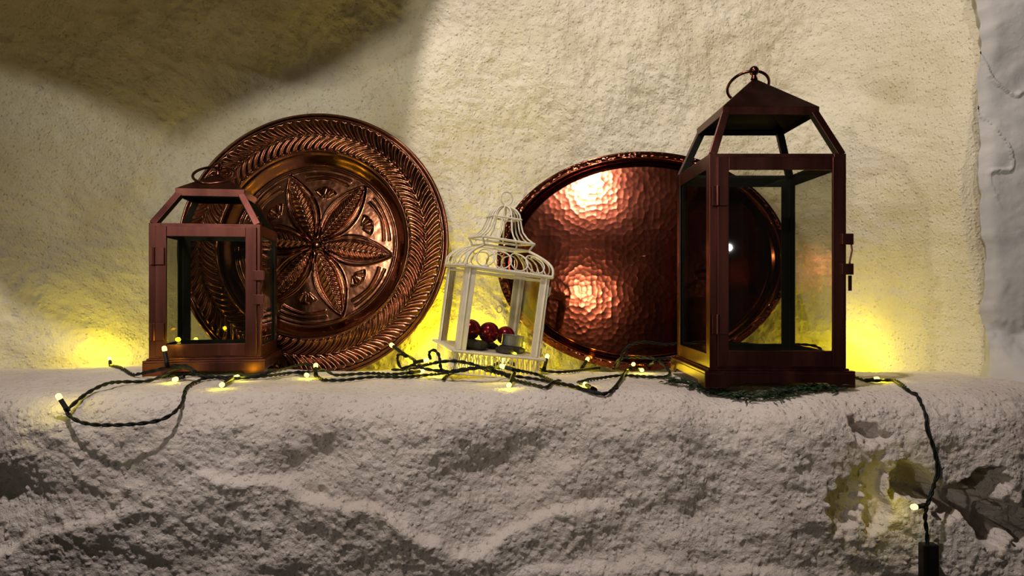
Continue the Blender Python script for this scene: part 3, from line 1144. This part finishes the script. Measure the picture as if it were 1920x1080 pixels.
cables = [
    # loop that hangs over the lip on the left
    [(395, 712), (378, 716), (354, 734, 1.02), (338, 762, 0.945), (312, 783, 0.925), (274, 793, 0.915), (209, 797, 0.91), (161, 794, 0.912), (135, 783, 0.92), (125, 772, 0.93),
     (131, 764, 0.935), (161, 739, 0.96), (199, 720, 1.00), (232, 716, 1.04), (274, 715, 1.06), (306, 705, 1.075), (322, 695, 1.085), (345, 688, 1.085), (367, 697, 1.085)],
    [(209, 700, 1.29), (218, 709, 1.25), (232, 711, 1.18), (254, 707), (287, 696, 1.10), (309, 690, 1.10), (348, 685, 1.09), (367, 700, 1.09), (390, 707, 1.09), (451, 710), (500, 699, 1.12), (532, 692, 1.16), (574, 682, 1.22), (590, 690, 1.22)],
    [(300, 712), (330, 704, 1.09), (360, 706), (400, 711), (435, 714), (500, 705, 1.13), (548, 703), (587, 697, 1.18), (610, 694, 1.18), (626, 703, 1.17), (645, 707), (671, 705), (700, 704), (740, 706), (775, 702)],
    [(592, 706), (600, 713), (612, 717), (645, 717), (700, 711), (762, 711), (803, 707), (838, 698, 1.10), (875, 691, 1.09), (934, 689, 1.09), (972, 695, 1.09), (1012, 708), (1044, 722), (1075, 728),
     (1100, 737), (1131, 744), (1147, 737), (1162, 719), (1172, 703), (1187, 692)],
    [(734, 697), (756, 697), (778, 694), (803, 683, 1.11), (830, 678, 1.10), (856, 677, 1.10), (887, 683, 1.09), (912, 694, 1.08), (950, 709), (966, 717), (997, 725), (1025, 731), (1034, 723), (1050, 718)],
    [(794, 692), (769, 670, 1.14), (747, 663, 1.14), (745, 672, 1.14), (753, 691, 1.13), (775, 684, 1.12), (800, 692, 1.11), (850, 697, 1.10), (905, 690, 1.10), (960, 704, 1.10), (1010, 716), (1060, 726), (1110, 739), (1135, 745)],
    [(808, 674, 1.12), (803, 660, 1.12), (814, 655, 1.12), (824, 668, 1.11), (826, 690, 1.10), (834, 700)],
    [(1012, 696), (1019, 699), (1044, 702), (1075, 700), (1122, 694), (1150, 694), (1162, 678, 1.20), (1169, 659, 1.22), (1184, 646, 1.23), (1212, 641, 1.24), (1247, 646, 1.25), (1277, 643, 1.27), (1309, 646, 1.28), (1381, 643, 1.29),
     (1450, 651, 1.30), (1497, 646, 1.31), (1532, 650, 1.30), (1551, 669, 1.27), (1566, 690, 1.24)],
    [(1084, 722), (1122, 714), (1169, 708), (1216, 711), (1247, 711), (1256, 703), (1244, 684, 1.20), (1231, 673, 1.22), (1200, 670, 1.23), (1165, 672, 1.23), (1150, 690)],
    [(1150, 690), (1175, 694), (1206, 692), (1225, 680, 1.21), (1231, 673, 1.22), (1280, 672, 1.26), (1330, 668, 1.28), (1400, 655, 1.30), (1440, 670, 1.30), (1500, 684, 1.28), (1570, 700, 1.22), (1604, 708, 1.14),
     (1624, 716, 1.10), (1649, 718), (1676, 718), (1699, 734), (1719, 753, 0.965), (1729, 777, 0.942), (1731, 804, 0.935), (1744, 835, 0.93), (1752, 862, 0.928), (1755, 893, 0.926), (1748, 921, 0.906), (1738, 948, 0.900),
     (1734, 971, 0.902), (1738, 998, 0.904), (1739, 1024, 0.905)],
    [(850, 698, 1.09), (842, 706), (832, 716)],
]
for c in cables:
    cable(c)

LED_COL = (1.0, 0.84, 0.015)
socket_me, bulb_me = None, None


def led(tip, root_, power=0.08):
    """an LED on its black socket; tip and root_ are points in the room"""
    global socket_me, bulb_me
    tip, root_ = Vector(tip), Vector(root_)
    d = tip - root_
    if d.length < 1e-5:
        d = Vector((0, -0.3, 1))
    length = max(0.012, d.length)
    rot = d.to_track_quat('Z', 'Y')
    if socket_me is None:
        mb = MB()
        mb.lathe([(1e-4, 0), (0.0034, 0), (0.0036, 0.3), (0.0030, 0.34), (0.0031, 0.96), (0.0026, 1.0), (1e-4, 1.0)], 12)
        s = mb.build('led_socket', M['plastic'], string, smooth=True)
        socket_me = s.data
        mb = MB()
        mb.lathe([(1e-4, 0), (0.0032, 0), (0.0036, 0.0012), (0.0036, 0.0045)] + [(0.0036 * math.cos(t) + 1e-4, 0.0045 + 0.0036 * math.sin(t)) for t in np.linspace(0.2, PI / 2, 6)], 14)
        b = mb.build('led_bulb', M['led'], s, smooth=True)
        bulb_me = b.data
    else:
        s = bpy.data.objects.new('led_socket', socket_me)
        COL.objects.link(s)
        s.parent = string
        b = bpy.data.objects.new('led_bulb', bulb_me)
        COL.objects.link(b)
        b.parent = s
    s.location = root_ - sloc
    s.rotation_mode = 'QUATERNION'
    s.rotation_quaternion = rot
    s.scale = (1, 1, length)
    b.location = (0, 0, 1.0)
    b.scale = (1, 1, 1 / length)
    l = bpy.data.lights.new('led_light', 'POINT')
    l.energy = power
    l.color = LED_COL
    l.shadow_soft_size = 0.004
    lo = bpy.data.objects.new('led_light', l)
    COL.objects.link(lo)
    lo.parent = s
    lo.location = (0, 0, 1.0 + 0.0125 / length)


def led_px(tip, root_, power=0.05):
    f = lambda q: on_ledge(q[0], q[1], 0.005) if len(q) == 2 else at(q[0], q[1], q[2])
    led(f(tip), f(root_), power)


led_px((113, 748, 0.925), (128, 772, 0.93))
led_px((206, 676, 1.315), (209, 699, 1.30), 0.30)
led_px((309, 658, 1.095), (314, 688, 1.095), 0.03)
led_px((333, 716), (345, 706, 1.09), 0.03)
led_px((418, 727), (436, 716), 0.03)
led_px((440, 708, 1.10), (422, 712, 1.10), 0.03)
led_px((369, 640, 1.33), (376, 656, 1.33), 0.06)
led_px((574, 708), (560, 703), 0.03)
led_px((592, 689, 1.17), (592, 705, 1.16), 0.03)
led_px((737, 649, 1.17), (762, 668, 1.15), 0.06)
led_px((795, 676, 1.17), (775, 680, 1.17), 0.08)
led_px((788, 702), (768, 704), 0.04)
led_px((939, 678, 1.20), (925, 686, 1.20), 0.05)
led_px((952, 678, 1.22), (966, 684, 1.22), 0.05)
led_px((946, 688, 1.085), (966, 694, 1.085), 0.04)
led_px((955, 727), (964, 700, 1.085), 0.04)
led_px((1025, 672, 1.20), (1019, 696, 1.19), 0.07)
led_px((1099, 728), (1116, 738), 0.03)
led_px((1150, 738, 1.0), (1156, 725, 1.01), 0.03)
led_px((1187, 688), (1176, 696), 0.04)
led_px((1203, 699), (1190, 693), 0.04)
led_px((1638, 717), (1622, 714, 1.10), 0.05)
led_px((1718, 950, 0.893), (1736, 948, 0.897), 0.020)
# lights of the string that stand behind the lanterns
led_px((880, 645, 1.395), (885, 668, 1.39), 0.65)
led_px((822, 648, 1.39), (830, 672, 1.385), 0.36)
led_px((922, 655, 1.40), (930, 676, 1.39), 0.40)
led_px((1100, 676, 1.34), (1090, 692, 1.33), 0.05)
led_px((1578, 662, 1.345), (1570, 692, 1.32), 0.42)
led_px((1480, 672, 1.38), (1470, 690, 1.38), 0.04)
# connector hanging at the end of the cable
mb = MB()
c = at(1741, 1062, 0.903)
mb.box(c - sloc, (0.0205, 0.014, 0.060))
o = mb.build('connector', M['plastic'], string, bevel=0.002)

# ------------------------------------------------------------------ greenery under the tall lantern
gr = empty('greenery_sprig', (0.36, 0.99, ground(0.36, 0.99)))
tag(gr, 'dark green sprig tucked under the tall lantern', 'greenery')
gl = Vector(gr.location)
stem = []
for i in range(30):
    t = i / 29
    x = 0.240 + 0.225 * t
    y = 1.065 - 0.082 * min(1, t * 3) + 0.015 * math.sin(t * 9)
    stem.append(Vector((x, y, ground(x, y) + 0.006)))
MB().tube([p - gl for p in stem], 0.0018, 6).build('stem', M['green'], gr, smooth=True)
mb = MB()
for i in range(420):
    p = random.choice(stem) + Vector((random.uniform(-0.006, 0.006), random.uniform(-0.008, 0.008), random.uniform(-0.004, 0.004)))
    a = random.uniform(0, 2 * PI)
    e = random.uniform(-0.2, 0.35)
    d = Vector((math.cos(a) * math.cos(e), math.sin(a) * math.cos(e), math.sin(e)))
    q = p + d * random.uniform(0.010, 0.022)
    q.z = min(q.z, ZC - 0.138)
    q.z = max(q.z, ground(q.x, q.y) + 0.001)
    s = d.cross(Vector((0, 0, 1))).normalized() * random.uniform(0.0012, 0.003)
    m_ = (p + q) / 2 + Vector((0, 0, 0.001))
    mb.add([p - gl, m_ + s - gl, q - gl, m_ - s - gl, m_ + Vector((0, 0, 0.0012)) - gl], [(0, 1, 4), (1, 2, 4), (2, 3, 4), (3, 0, 4), (0, 3, 2, 1)])
o = mb.build('leaves', M['green'], gr)
o['kind'] = 'stuff'
